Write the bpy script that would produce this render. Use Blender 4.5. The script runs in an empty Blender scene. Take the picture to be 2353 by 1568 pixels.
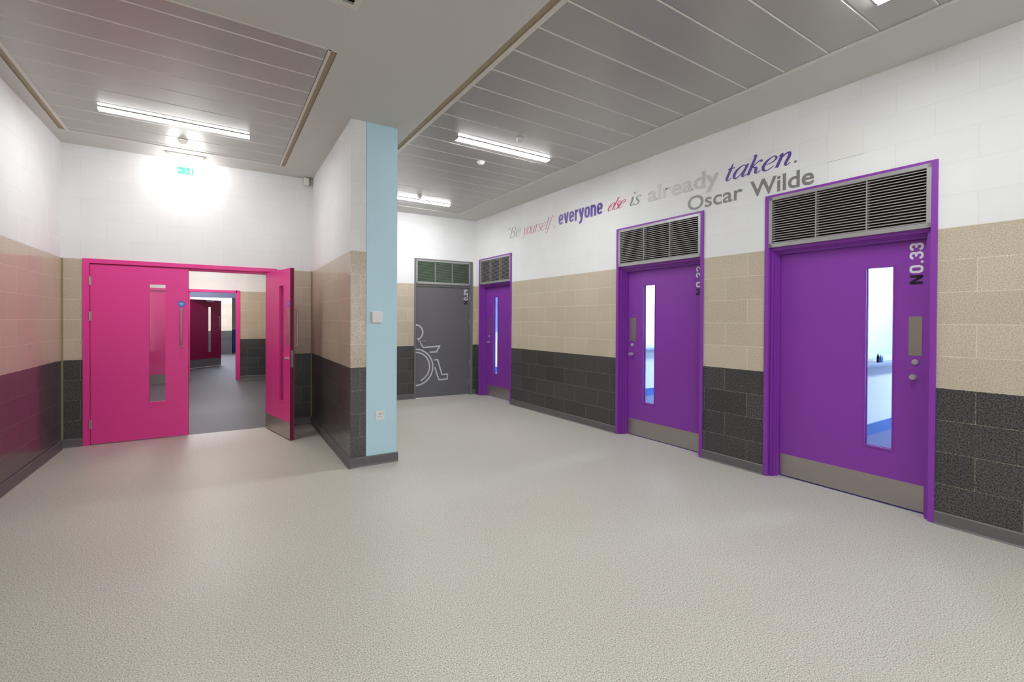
import bpy, bmesh, math, random
from mathutils import Vector, Matrix
random.seed(4)
S = bpy.context.scene
COL = S.collection
R = math.radians

# ---------------------------------------------------------------- camera
F_PX, YAW, PITCH, ROLL, SH_Y, SH_X, CAM_H = 1057.36, 32.6467, 0.4454, 0.3044, 37.889, -7.3986, 1.4206
cam_d = bpy.data.cameras.new('camera'); cam = bpy.data.objects.new('camera', cam_d); COL.objects.link(cam)
cam_d.sensor_width = 36; cam_d.lens = F_PX / 2353 * 36
cam_d.shift_x = -SH_X / 2353; cam_d.shift_y = -SH_Y / 2353
cam_d.clip_start = .05; cam_d.clip_end = 200
_y, _p, _r = R(YAW), R(PITCH), R(ROLL)
fw = Vector((math.sin(_y)*math.cos(_p), math.cos(_y)*math.cos(_p), -math.sin(_p)))
rt = Vector((math.cos(_y), -math.sin(_y), 0)); up = rt.cross(fw)
rt2 = rt*math.cos(_r) + up*math.sin(_r); up2 = -rt*math.sin(_r) + up*math.cos(_r)
m = Matrix((rt2, up2, -fw)).transposed().to_4x4(); m.translation = (0, 0, CAM_H)
cam.matrix_world = m
S.camera = cam

# ---------------------------------------------------------------- world, exposure
W = bpy.data.worlds.new('world'); S.world = W; W.use_nodes = True
W.node_tree.nodes['Background'].inputs[0].default_value = (.90, .955, 1, 1)
W.node_tree.nodes['Background'].inputs[1].default_value = 4.5
S.view_settings.view_transform = 'Standard'; S.view_settings.look = 'None'
S.view_settings.exposure = -0.13; S.view_settings.gamma = 1; S.view_settings.use_curve_mapping = False

TUBE = 95.0        # fluorescent battens
CORR = 70.0         # corridor fittings
DAYL = 120.0        # added panels standing in for daylight behind the purple doors
EXITL = 15.0

# ---------------------------------------------------------------- measurements
ZC = 3.3475; ZG = 0.9621; ZT = ZG + 1.125; CH = .225
def frame_of(px, py, ang_dir):
    """matrix of a wall frame: local x runs right along the wall, y into it, z up"""
    return Matrix.Translation((px, py, 0)) @ Matrix.Rotation(ang_dir, 4, 'Z')
aR, aF, aB, aE, aL, aN = R(-.4846), R(3.253), R(1.8757), R(1.2148), R(1.2658), R(.9029)
MR = frame_of(4.2953, 4.0, math.atan2(-math.cos(aR), -math.sin(aR)))
MF = frame_of(3.5, 7.9024, -aF)
MB = frame_of(0, 6.835, -aB)
ME = frame_of(1.2, 4.5275, -aE)
ML = frame_of(-1.4472, 5.0, math.atan2(math.cos(aL), math.sin(aL)))
MN = frame_of(1.1024, 4.5, math.atan2(-math.cos(aN), -math.sin(aN)))

# ---------------------------------------------------------------- materials
def srgb(r, g, b):
    f = lambda c: (c/255/12.92) if c/255 <= .04045 else ((c/255+.055)/1.055)**2.4
    return (f(r), f(g), f(b), 1)
def mat(name, col, rough=.5, metal=0, spec=.5, coat=0, emit=None, es=0, noise=0, nscale=60, bump=0):
    mt = bpy.data.materials.new(name); mt.use_nodes = True
    nt = mt.node_tree; b = nt.nodes['Principled BSDF']
    b.inputs['Base Color'].default_value = col; b.inputs['Roughness'].default_value = rough
    b.inputs['Metallic'].default_value = metal; b.inputs['Specular IOR Level'].default_value = spec
    b.inputs['Coat Weight'].default_value = coat; b.inputs['Coat Roughness'].default_value = .12
    if emit: b.inputs['Emission Color'].default_value = emit; b.inputs['Emission Strength'].default_value = es
    if noise or bump:
        tc = nt.nodes.new('ShaderNodeTexCoord'); n = nt.nodes.new('ShaderNodeTexNoise')
        n.inputs['Scale'].default_value = nscale; n.inputs['Detail'].default_value = 4
        nt.links.new(tc.outputs['Object'], n.inputs['Vector'])
        if noise:
            hs = nt.nodes.new('ShaderNodeMix'); hs.data_type = 'RGBA'
            hs.inputs['A'].default_value = tuple(c*(1-noise) for c in col[:3])+(1,)
            hs.inputs['B'].default_value = tuple(min(1, c*(1+noise)) for c in col[:3])+(1,)
            nt.links.new(n.outputs['Fac'], hs.inputs['Factor']); nt.links.new(hs.outputs['Result'], b.inputs['Base Color'])
        if bump:
            bp = nt.nodes.new('ShaderNodeBump'); bp.inputs['Strength'].default_value = bump; bp.inputs['Distance'].default_value = .002
            nt.links.new(n.outputs['Fac'], bp.inputs['Height']); nt.links.new(bp.outputs['Normal'], b.inputs['Normal'])
    return mt

def block_mat(name, col, col2, mortar, speck, rough, phase, jw=.004, coat=0, bump=.25, coarse=.5, joint_bump=.6, sc=170):
    """blockwork 450 x 225 in the wall's own x/z; ground-face aggregate speckle"""
    mt = bpy.data.materials.new(name); mt.use_nodes = True
    nt = mt.node_tree; N = nt.nodes; L = nt.links; b = N['Principled BSDF']
    tc = N.new('ShaderNodeTexCoord'); sp = N.new('ShaderNodeSeparateXYZ'); L.new(tc.outputs['Object'], sp.inputs[0])
    ad = N.new('ShaderNodeMath'); ad.operation = 'ADD'; L.new(sp.outputs['X'], ad.inputs[0]); L.new(sp.outputs['Y'], ad.inputs[1])
    ax = N.new('ShaderNodeMath'); ax.operation = 'ADD'; L.new(ad.outputs[0], ax.inputs[0]); ax.inputs[1].default_value = 45*.45 - phase
    az = N.new('ShaderNodeMath'); az.operation = 'ADD'; L.new(sp.outputs['Z'], az.inputs[0]); az.inputs[1].default_value = 10*CH - ZG
    cb = N.new('ShaderNodeCombineXYZ'); L.new(ax.outputs[0], cb.inputs[0]); L.new(az.outputs[0], cb.inputs[1])
    br = N.new('ShaderNodeTexBrick'); L.new(cb.outputs[0], br.inputs['Vector'])
    br.offset = .5; br.inputs['Scale'].default_value = 1; br.inputs['Brick Width'].default_value = .45; br.inputs['Row Height'].default_value = CH
    br.inputs['Mortar Size'].default_value = jw; br.inputs['Mortar Smooth'].default_value = .3
    br.inputs['Color1'].default_value = col; br.inputs['Color2'].default_value = col2; br.inputs['Mortar'].default_value = mortar
    n = N.new('ShaderNodeTexNoise'); n.inputs['Scale'].default_value = sc; n.inputs['Detail'].default_value = 3; L.new(tc.outputs['Object'], n.inputs['Vector'])
    mr = N.new('ShaderNodeMapRange'); mr.inputs['From Min'].default_value = .35; mr.inputs['From Max'].default_value = .65
    mr.inputs['To Min'].default_value = 1-speck; mr.inputs['To Max'].default_value = 1+speck*coarse*2; L.new(n.outputs['Fac'], mr.inputs['Value'])
    n2 = N.new('ShaderNodeTexNoise'); n2.inputs['Scale'].default_value = 2.2; L.new(tc.outputs['Object'], n2.inputs['Vector'])
    mr2 = N.new('ShaderNodeMapRange'); mr2.inputs['To Min'].default_value = .93; mr2.inputs['To Max'].default_value = 1.07; L.new(n2.outputs['Fac'], mr2.inputs['Value'])
    mu = N.new('ShaderNodeMath'); mu.operation = 'MULTIPLY'; L.new(mr.outputs[0], mu.inputs[0]); L.new(mr2.outputs[0], mu.inputs[1])
    vm = N.new('ShaderNodeVectorMath'); vm.operation = 'SCALE'; L.new(br.outputs['Color'], vm.inputs[0]); L.new(mu.outputs[0], vm.inputs['Scale'])
    L.new(vm.outputs[0], b.inputs['Base Color'])
    b.inputs['Roughness'].default_value = rough; b.inputs['Coat Weight'].default_value = coat; b.inputs['Coat Roughness'].default_value = .1
    b.inputs['Specular IOR Level'].default_value = .4
    h = N.new('ShaderNodeMath'); h.operation = 'MULTIPLY_ADD'; L.new(br.outputs['Fac'], h.inputs[0]); h.inputs[1].default_value = -joint_bump; 
    h2 = N.new('ShaderNodeMath'); h2.operation = 'MULTIPLY'; L.new(n.outputs['Fac'], h2.inputs[0]); h2.inputs[1].default_value = bump; L.new(h2.outputs[0], h.inputs[2])
    bp = N.new('ShaderNodeBump'); bp.inputs['Strength'].default_value = .5; bp.inputs['Distance'].default_value = .004
    L.new(h.outputs[0], bp.inputs['Height']); L.new(bp.outputs['Normal'], b.inputs['Normal'])
    return mt
def block_set(tag, phase, coat=.0):
    return [block_mat('white_painted_block_'+tag, srgb(240, 239, 238), srgb(238, 237, 237), srgb(231, 230, 229), .02, .6, phase, .002, 0, .15, .5, .45),
            block_mat('buff_block_'+tag, srgb(204, 189, 168), srgb(197, 182, 161), srgb(220, 211, 192), .2, .42, phase, .003, coat, .2, .5, sc=120),
            block_mat('charcoal_block_'+tag, srgb(66, 64, 63), srgb(56, 54, 54), srgb(100, 93, 80), .75, .42, phase, .003, coat, .2, 1.0, sc=105)]
BS_R = block_set('right', 3.092, .15); BS_F = block_set('far', .1, .1); BS_B = block_set('back', .1, .1)
BS_L = block_set('left', .19, .65); BS_N = block_set('centre', .06, .6); BS_C = block_set('corridor', 0, .1)

def floor_mat(name, base, dark, light, rough=.45):
    mt = bpy.data.materials.new(name); mt.use_nodes = True
    nt = mt.node_tree; N = nt.nodes; L = nt.links; b = N['Principled BSDF']
    tc = N.new('ShaderNodeTexCoord')
    n = N.new('ShaderNodeTexNoise'); n.inputs['Scale'].default_value = 165; n.inputs['Detail'].default_value = 2.5; n.inputs['Roughness'].default_value = .7
    L.new(tc.outputs['Object'], n.inputs['Vector'])
    cr = N.new('ShaderNodeValToRGB'); e = cr.color_ramp.elements
    e[0].position = .34; e[0].color = dark; e[1].position = .66; e[1].color = light
    x = cr.color_ramp.elements.new(.47); x.color = base; x = cr.color_ramp.elements.new(.53); x.color = base
    L.new(n.outputs['Fac'], cr.inputs[0])
    n2 = N.new('ShaderNodeTexNoise'); n2.inputs['Scale'].default_value = .9; L.new(tc.outputs['Object'], n2.inputs['Vector'])
    mr = N.new('ShaderNodeMapRange'); mr.inputs['To Min'].default_value = .95; mr.inputs['To Max'].default_value = 1.05; L.new(n2.outputs['Fac'], mr.inputs['Value'])
    vm = N.new('ShaderNodeVectorMath'); vm.operation = 'SCALE'; L.new(cr.outputs[0], vm.inputs[0]); L.new(mr.outputs[0], vm.inputs['Scale'])
    L.new(vm.outputs[0], b.inputs['Base Color']); b.inputs['Roughness'].default_value = rough; b.inputs['Specular IOR Level'].default_value = .35
    bp = N.new('ShaderNodeBump'); bp.inputs['Strength'].default_value = .04; bp.inputs['Distance'].default_value = .002
    L.new(n.outputs['Fac'], bp.inputs['Height']); L.new(bp.outputs['Normal'], b.inputs['Normal'])
    return mt
FLOOR = floor_mat('speckled_safety_vinyl', srgb(206, 201, 190), srgb(118, 114, 105), srgb(244, 240, 231), .42)
FLOOR2 = floor_mat('dark_corridor_vinyl', srgb(96, 93, 97), srgb(80, 77, 82), srgb(110, 107, 110), .55)
FLOOR3 = floor_mat('lavender_carpet', srgb(120, 122, 165), srgb(100, 102, 145), srgb(140, 142, 185), .9)
M_WHITE = mat('white_wall_paint', srgb(238, 238, 238), .6, bump=.1, nscale=200)
M_CEIL = mat('plasterboard_ceiling_paint', srgb(208, 206, 201), .7, bump=.05, nscale=120)
M_PLANK = mat('grey_metal_plank', srgb(178, 175, 170), .34, .25, .5, noise=.02, nscale=3)
M_PLANKJ = mat('plank_edge_highlight', srgb(232, 229, 223), .35, .1)  # paler chamfers: light caught along plank edges, put into the colour
M_TRIM = mat('pale_ceiling_trim', srgb(220, 215, 206), .45, noise=.02)
M_GROOVE = mat('shadow_gap_tan', srgb(172, 158, 134), .7, noise=.05)
M_GAP = mat('dark_gap', srgb(40, 38, 36), .8, noise=.05)
M_PURPLE = mat('purple_gloss_paint', srgb(139, 57, 170), .42, 0, .5, noise=.03, nscale=2, bump=.03)
M_PINK = mat('magenta_gloss_paint', srgb(238, 60, 152), .36, 0, .5, noise=.03, nscale=2, bump=.03)
M_GREYP = mat('dark_grey_door_paint', srgb(106, 104, 108), .38, 0, .5, noise=.04, nscale=2)
M_GREYF = mat('mid_grey_frame_paint', srgb(118, 117, 115), .4, noise=.03)
M_BLUE = mat('pale_blue_paint', srgb(198, 230, 243), .55, noise=.02, nscale=5)
M_SKIRT = mat('grey_vinyl_skirting', srgb(104, 100, 102), .42, noise=.04)
M_LVF = mat('anodised_louvre_frame', srgb(178, 176, 176), .35, .45, noise=.02)
M_SLAT = mat('louvre_blade_grey', srgb(196, 188, 190), .35, .3, noise=.03)
M_STEEL = mat('brushed_stainless_steel', srgb(178, 172, 166), .34, .85, noise=.06, nscale=14)
M_CHROME = mat('polished_steel', srgb(225, 223, 222), .28, .8, noise=.02)
M_PLASTIC = mat('white_plastic', srgb(240, 238, 234), .3, noise=.01)
M_CREAM = mat('off_white_plastic', srgb(222, 218, 210), .35, noise=.01)
M_BLACK = mat('black_vinyl_film', srgb(28, 10, 32), .4, noise=.05)
M_FILM = mat('white_vinyl_film', srgb(232, 228, 236), .35, noise=.01)
M_FILMG = mat('pale_grey_vinyl_film', srgb(205, 205, 210), .35, noise=.01)
M_SIGNB = mat('blue_sign_plastic', srgb(40, 120, 205), .3, noise=.02)
M_SKIRTB = mat('blue_room_skirting', srgb(70, 110, 180), .45, noise=.03)
M_HEAD = mat('grey_blue_lintel_paint', srgb(160, 165, 190), .5, noise=.02)
def emis(name, col, s):
    mt = mat(name, (.9, .9, .9, 1), .4, emit=col, es=s); return mt
M_TUBE = emis('lit_diffuser', (.955, .985, 1, 1), TUBE)
M_TUBEL = emis('lit_dimmer_diffuser', (.955, .985, 1, 1), TUBE*.74)
M_CORR = emis('lit_corridor_diffuser', (1, .97, .93, 1), CORR)
M_CORRB = emis('lit_cool_diffuser', (.78, .84, 1, 1), CORR*3)
M_DAY = emis('lit_cool_panel', (.62, .80, 1, 1), DAYL)
M_EXIT = emis('lit_exit_diffuser', (1, 1, .98, 1), EXITL)
M_GREEN = mat('lit_green_legend', (.02, .35, .2, 1), .4, emit=(.18, .9, .55, 1), es=.85)
M_GREENW = mat('lit_white_legend', (.5, .6, .55, 1), .4, emit=(.6, 1, .85, 1), es=.7)
def glass_mat():
    mt = bpy.data.materials.new('clear_glass'); mt.use_nodes = True
    nt = mt.node_tree; N = nt.nodes; L = nt.links
    for n in list(N): N.remove(n)
    o = N.new('ShaderNodeOutputMaterial'); t = N.new('ShaderNodeBsdfTransparent'); g = N.new('ShaderNodeBsdfGlossy'); mx = N.new('ShaderNodeMixShader')
    lw = N.new('ShaderNodeLayerWeight'); lw.inputs[0].default_value = .5
    pw = N.new('ShaderNodeMath'); pw.operation = 'POWER'; L.new(lw.outputs['Facing'], pw.inputs[0]); pw.inputs[1].default_value = 5
    fr = N.new('ShaderNodeMath'); fr.operation = 'MULTIPLY_ADD'; L.new(pw.outputs[0], fr.inputs[0]); fr.inputs[1].default_value = .6; fr.inputs[2].default_value = .035
    t.inputs[0].default_value = (.93, .96, .96, 1); g.inputs['Roughness'].default_value = .02
    L.new(fr.outputs[0], mx.inputs[0]); L.new(t.outputs[0], mx.inputs[1]); L.new(g.outputs[0], mx.inputs[2]); L.new(mx.outputs[0], o.inputs[0])
    return mt
M_GLASS = glass_mat()

# ---------------------------------------------------------------- helpers
def link(name, bm, mats, parent=None, mw=None, smooth=False):
    me = bpy.data.meshes.new(name); bm.normal_update(); bm.to_mesh(me); bm.free()
    for mm in (mats if isinstance(mats, (list, tuple)) else [mats]): me.materials.append(mm)
    if smooth:
        for p in me.polygons: p.use_smooth = True
        try: me.set_sharp_from_angle(angle=R(35))
        except Exception: pass
    o = bpy.data.objects.new(name, me); COL.objects.link(o)
    if parent: o.parent = parent
    if mw is not None: o.matrix_local = mw
    return o
def tag(o, label=None, cat=None, group=None, kind=None):
    if label: o['label'] = label
    if cat: o['category'] = cat
    if group: o['group'] = group
    if kind: o['kind'] = kind
    return o
def empty(name, mw, **k):
    o = bpy.data.objects.new(name, None); COL.objects.link(o); o.matrix_world = mw; o.empty_display_size = .1
    return tag(o, **k)
def box(bm, x0, x1, y0, y1, z0, z1, mi=0, bev=0):
    vs = [bm.verts.new(c) for c in ((x0,y0,z0),(x1,y0,z0),(x1,y1,z0),(x0,y1,z0),(x0,y0,z1),(x1,y0,z1),(x1,y1,z1),(x0,y1,z1))]
    fs = [bm.faces.new([vs[i] for i in q]) for q in ((0,3,2,1),(4,5,6,7),(0,1,5,4),(1,2,6,5),(2,3,7,6),(3,0,4,7))]
    for f in fs: f.material_index = mi
    if bev:
        es = list({e for f in fs for e in f.edges})
        r = bmesh.ops.bevel(bm, geom=es, offset=bev, segments=2, affect='EDGES', profile=.5)
        for f in r['faces']: f.material_index = mi
    return fs
def bx(*boxes, bev=0):
    bm = bmesh.new()
    for b in boxes: box(bm, *b[:6], b[6] if len(b) > 6 else 0, bev)
    return bm
def cyl(bm, c, axis, r, h, n=24, r2=None, mi=0):
    """solid of revolution section from c along axis"""
    ax = Vector(axis).normalized(); a = ax.orthogonal().normalized(); b = ax.cross(a); c = Vector(c); r2 = r if r2 is None else r2
    v1 = [bm.verts.new(c + (a*math.cos(t)+b*math.sin(t))*r) for t in (2*math.pi*i/n for i in range(n))]
    v2 = [bm.verts.new(c + ax*h + (a*math.cos(t)+b*math.sin(t))*r2) for t in (2*math.pi*i/n for i in range(n))]
    for i in range(n):
        j = (i+1) % n; f = bm.faces.new((v1[i], v1[j], v2[j], v2[i])); f.material_index = mi
    f = bm.faces.new(list(reversed(v1))); f.material_index = mi; f = bm.faces.new(v2); f.material_index = mi
def tube(bm, pts, r, n=12):
    pts = [Vector(p) for p in pts]; rings = []
    for i, p in enumerate(pts):
        d = (pts[min(i+1, len(pts)-1)] - pts[max(i-1, 0)]).normalized(); a = d.orthogonal().normalized()
        if abs(d.x) < .9: a = (Vector((1,0,0)) - d*d.x).normalized()
        b = d.cross(a); rings.append([bm.verts.new(p + (a*math.cos(t)+b*math.sin(t))*r) for t in (2*math.pi*k/n for k in range(n))])
    for A, B in zip(rings, rings[1:]):
        for k in range(n): bm.faces.new((A[k], A[(k+1) % n], B[(k+1) % n], B[k]))
    bm.faces.new(list(reversed(rings[0]))); bm.faces.new(rings[-1])
def slab(xs, zs, holes, t, plane='xz', y0=0, matf=None):
    """a wall or ceiling slab on a grid with rectangular holes; faces carry matf(cell centre)"""
    X = sorted(set(xs) | {v for h in holes for v in (h[0], h[1])}); Z = sorted(set(zs) | {v for h in holes for v in (h[2], h[3])})
    X = [v for v in X if xs[0] <= v <= xs[-1]]; Z = [v for v in Z if zs[0] <= v <= zs[-1]]
    bm = bmesh.new(); cache = {}
    def V(x, y, z):
        k = (round(x, 5), round(y, 5), round(z, 5))
        if k not in cache: cache[k] = bm.verts.new((x, y, z) if plane == 'xz' else (x, z, y))
        return cache[k]
    solid = lambda i, j: 0 <= i < len(X)-1 and 0 <= j < len(Z)-1 and not any(h[0]-1e-6 < (X[i]+X[i+1])/2 < h[1]+1e-6 and h[2]-1e-6 < (Z[j]+Z[j+1])/2 < h[3]+1e-6 for h in holes)
    a, b = y0, y0+t
    for i in range(len(X)-1):
        for j in range(len(Z)-1):
            if not solid(i, j): continue
            x0, x1, z0, z1 = X[i], X[i+1], Z[j], Z[j+1]; mi = matf((x0+x1)/2, (z0+z1)/2) if matf else 0
            fs = [bm.faces.new((V(x0,a,z0), V(x1,a,z0), V(x1,a,z1), V(x0,a,z1))), bm.faces.new((V(x0,b,z1), V(x1,b,z1), V(x1,b,z0), V(x0,b,z0)))]
            if not solid(i-1, j): fs.append(bm.faces.new((V(x0,a,z1), V(x0,b,z1), V(x0,b,z0), V(x0,a,z0))))
            if not solid(i+1, j): fs.append(bm.faces.new((V(x1,a,z0), V(x1,b,z0), V(x1,b,z1), V(x1,a,z1))))
            if not solid(i, j-1): fs.append(bm.faces.new((V(x0,a,z0), V(x0,b,z0), V(x1,b,z0), V(x1,a,z0))))
            if not solid(i, j+1): fs.append(bm.faces.new((V(x0,a,z1), V(x1,a,z1), V(x1,b,z1), V(x0,b,z1))))
            for f in fs: f.material_index = mi
    bmesh.ops.recalc_face_normals(bm, faces=bm.faces[:])
    return bm
bands = lambda x, z: 0 if z > ZT else (1 if z > ZG else 2)
ZS = [0, ZG, ZT, ZC]
def wall(name, mw, xs, holes, t, ms, label, zs=None, y0=0):
    return tag(link(name, slab(xs, zs or ZS, holes, t, 'xz', y0, bands), ms, mw=mw), label, 'wall', kind='structure')
def skirting(name, mw, segs, label, h=.092, t=.014):
    bm = bmesh.new()
    for x0, x1 in segs:      # a sit-on cove profile
        prof = [(0, 0), (-t-.012, 0), (-t-.002, .010), (-t, .02), (-t, h-.008), (-t+.006, h), (0, h)]
        A = [bm.verts.new((x0, y-.0005, z)) for y, z in prof]; B = [bm.verts.new((x1, y-.0005, z)) for y, z in prof]
        for i in range(len(prof)):
            j = (i+1) % len(prof); bm.faces.new((A[i], B[i], B[j], A[j]))
        bm.faces.new(list(reversed(A))); bm.faces.new(B)
    bmesh.ops.recalc_face_normals(bm, faces=bm.faces[:])
    return tag(link(name, bm, M_SKIRT, mw=mw), label, 'skirting', kind='structure')

def catmull(P, n=8):
    if len(P) < 3: return P
    out = []; Q = [P[0]] + list(P) + [P[-1]]
    for i in range(1, len(Q)-2):
        p0, p1, p2, p3 = Q[i-1], Q[i], Q[i+1], Q[i+2]
        for k in range(n):
            t = k/n
            out.append(tuple(.5*((2*b)+(-a+c)*t+(2*a-5*b+4*c-d)*t*t+(-a+3*b-3*c+d)*t**3) for a, b, c, d in zip(p0, p1, p2, p3)))
    out.append(P[-1]); return out
def ribbon(bm, P, y, z_thick=.0008):
    """flat cut-vinyl stroke: P = (x, z, width)"""
    n = len(P); Lv = []; Rv = []
    for i, (x, z, w) in enumerate(P):
        ax, az = P[max(i-1, 0)][:2]; cx, cz = P[min(i+1, n-1)][:2]
        k = 1
        if 0 < i < n-1:
            d1 = Vector((x-ax, z-az)); d2 = Vector((cx-x, cz-z))
            if d1.length > 1e-6 and d2.length > 1e-6:
                d1.normalize(); d2.normalize(); c = d1.dot(d2); k = min(2.2, 1/max(.3, math.sqrt(max(.001, (1+c)/2))))
                d = d1+d2 if (d1+d2).length > 1e-4 else d1
            else: d = Vector((cx-ax, cz-az))
        else: d = Vector((cx-ax, cz-az))
        if d.length < 1e-7: d = Vector((1, 0))
        d.normalize(); nx, nz = -d.y*w/2*k, d.x*w/2*k
        Lv.append(bm.verts.new((x+nx, y, z+nz))); Rv.append(bm.verts.new((x-nx, y, z-nz)))
    for i in range(n-1):
        f = bm.faces.new((Lv[i], Rv[i], Rv[i+1], Lv[i+1]))
def solidify_to(bm, t):
    r = bmesh.ops.extrude_face_region(bm, geom=bm.faces[:])
    bmesh.ops.translate(bm, verts=[v for v in r['geom'] if isinstance(v, bmesh.types.BMVert)], vec=(0, t, 0))
    bmesh.ops.recalc_face_normals(bm, faces=bm.faces[:])
def fit(bm, x0, x1, z0, z1):
    X = [v.co.x for v in bm.verts]; Z = [v.co.z for v in bm.verts]; a, b, c, d = min(X), max(X), min(Z), max(Z)
    for v in bm.verts:
        v.co.x = x0 + (v.co.x-a)/(b-a)*(x1-x0); v.co.z = z0 + (v.co.z-c)/(d-c)*(z1-z0)
def type_bm(text, bold=0.0, space=1.0, shear=0):
    cu = bpy.data.curves.new('t', 'FONT'); cu.body = text; cu.offset = bold; cu.space_character = space; cu.shear = shear; cu.resolution_u = 6
    o = bpy.data.objects.new('t', cu); COL.objects.link(o)
    bpy.context.view_layer.update()
    dg = bpy.context.evaluated_depsgraph_get(); me = bpy.data.meshes.new_from_object(o.evaluated_get(dg))
    bm = bmesh.new(); bm.from_mesh(me)
    bpy.data.objects.remove(o); bpy.data.curves.remove(cu); bpy.data.meshes.remove(me)
    for v in bm.verts: v.co = Vector((v.co.x, 0, v.co.y))
    return bm
def setdepth(bm, y):
    for v in bm.verts: v.co.y = y

# italic book-face skeletons (x, z, stroke), x-height 1
GL = {
 'a': (.84, [[(.62,.85,.05),(.4,1,.06),(.12,.72,.13),(.05,.3,.14),(.2,.0,.09),(.42,.2,.05),(.62,.72,.04)], [(.68,1.02,.1),(.61,.5,.14),(.58,.15,.12),(.66,0,.07),(.82,.16,.04)]]),
 'e': (.74, [[(.12,.46,.04),(.45,.55,.06),(.62,.75,.09),(.55,.96,.08),(.36,1,.06),(.12,.72,.13),(.05,.35,.14),(.18,.04,.10),(.38,0,.06),(.66,.22,.04)]]),
 'i': (.42, [[(.0,.85,.04),(.15,1,.1),(.14,.5,.14),(.12,.14,.12),(.22,0,.06),(.38,.16,.04)], [(.12,1.42,.17),(.27,1.42,.17)]]),
 'k': (.80, [[(.0,1.48,.04),(.15,1.52,.1),(.13,.8,.14),(.1,0,.14)], [(.14,.48,.05),(.36,.85,.05),(.55,1,.09),(.64,.86,.11)], [(.2,.56,.05),(.42,.46,.12),(.48,.12,.12),(.58,0,.07),(.76,.16,.04)]]),
 'n': (.80, [[(.0,.85,.04),(.13,1,.1),(.13,.5,.14),(.1,0,.14)], [(.12,.6,.05),(.32,.94,.08),(.5,.96,.12),(.56,.62,.14),(.51,.16,.12),(.6,0,.07),(.76,.16,.04)]]),
 't': (.46, [[(.17,1.4,.04),(.14,.95,.13),(.1,.3,.14),(.13,.04,.1),(.25,0,.06),(.4,.16,.04)], [(-.04,1,.07),(.38,1,.07)]]),
 's': (.55, [[(.5,.78,.05),(.47,.94,.06),(.28,1,.06),(.11,.84,.1),(.2,.6,.14),(.4,.38,.14),(.44,.14,.1),(.24,0,.06),(.05,.06,.06),(.02,.26,.05)]]),
 'y': (.66, [[(.0,.85,.04),(.1,1,.09),(.2,.5,.14),(.28,.02,.11)], [(.62,1,.12),(.5,.5,.06),(.3,0,.06),(.12,-.4,.07),(-.05,-.44,.1)]]),
 'o': (.68, [[(.32,1,.06),(.08,.66,.13),(.08,.18,.13),(.32,0,.06),(.58,.34,.13),(.57,.82,.13),(.32,1,.06)]]),
 'u': (.80, [[(.0,.85,.04),(.12,1,.09),(.1,.5,.14),(.12,.1,.12),(.28,0,.06),(.48,.3,.05),(.6,.8,.05)], [(.62,1,.13),(.56,.3,.14),(.6,.02,.09),(.76,.16,.04)]]),
 'r': (.52, [[(.0,.85,.04),(.13,1,.1),(.13,.5,.14),(.1,0,.14)], [(.12,.6,.05),(.3,.95,.08),(.46,.98,.13)]]),
 'l': (.40, [[(.02,1.46,.04),(.15,1.52,.1),(.13,.8,.14),(.1,.16,.12),(.2,0,.06),(.36,.16,.04)]]),
 'f': (.44, [[(.52,1.4,.1),(.38,1.52,.06),(.22,1.15,.11),(.13,.4,.13),(.05,-.25,.1),(-.1,-.44,.06),(-.2,-.3,.1)], [(-.02,1,.06),(.4,1,.06)]]),
 'B': (.86, [[(.12,1.42,.14),(.12,0,.14)], [(-.04,1.42,.05),(.4,1.42,.06),(.62,1.25,.12),(.6,.92,.13),(.35,.76,.05),(.12,.76,.05)], [(.3,.76,.05),(.62,.66,.12),(.7,.34,.14),(.55,.06,.09),(.3,0,.06),(-.04,0,.05)]]),
 ',': (.34, [[(.08,.1,.16),(.14,.0,.12),(.04,-.26,.04)]]),
 '"': (.50, [[(.06,1.28,.17),(.04,1.36,.1),(.14,1.5,.04)], [(.27,1.28,.17),(.25,1.36,.1),(.35,1.5,.04)]]),
}
def write(text, wscale=1, shear=.24, track=0):
    bm = bmesh.new(); x = 0
    for ch in text:
        adv, st = GL[ch]
        for s in st:
            P = catmull(s) if len(s) > 2 else s
            ribbon(bm, [(x+px+pz*shear, pz, max(.02, w*wscale)) for px, pz, w in P], 0)
        x += adv + track
    bmesh.ops.recalc_face_normals(bm, faces=bm.faces[:])
    return bm

# ================================================================ setting: floor, ceiling, walls
fl = tag(link('floor', bx((-2.2, 4.42, -4.6, 9.0, -.1, 0)), FLOOR), 'pale speckled grey vinyl floor of the hall', 'floor', kind='structure')
# cut the corridor off the hall floor along the line of the pink doors
bm = bmesh.new()
pB = lambda s, d: (MB @ Vector((s, d, 0)))
def poly_slab(pts, z0, z1):
    b = bmesh.new(); lo = [b.verts.new((x, y, z0)) for x, y in pts]; hi = [b.verts.new((x, y, z1)) for x, y in pts]
    b.faces.new(list(reversed(lo))); b.faces.new(hi)
    for i in range(len(pts)):
        j = (i+1) % len(pts); b.faces.new((lo[i], lo[j], hi[j], hi[i]))
    bmesh.ops.recalc_face_normals(b, faces=b.faces[:]); return b
q1, q2 = pB(-2.3, .02), pB(1.25, .02)
b2 = poly_slab([(-2.3, -4.7), (4.43, -4.7), (4.43, 8.3), (q2.x, 8.3), (q2.x, q2.y), (q1.x, q1.y)], -.1, 0)
b2.to_mesh(fl.data); b2.free()
tag(link('floor', poly_slab([(q1.x, q1.y), (q2.x, q2.y), (1.25, 24.5), (-2.3, 24.5)], -.1, 0), FLOOR2), 'dark grey vinyl floor of the corridor beyond the pink doors', 'floor', kind='structure')
tag(link('floor', bx((-8, 10, -12, -4.72, -.2, -.1)), M_GREYF), 'grey paving outside the added glazed opening', 'paving', kind='structure')
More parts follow.
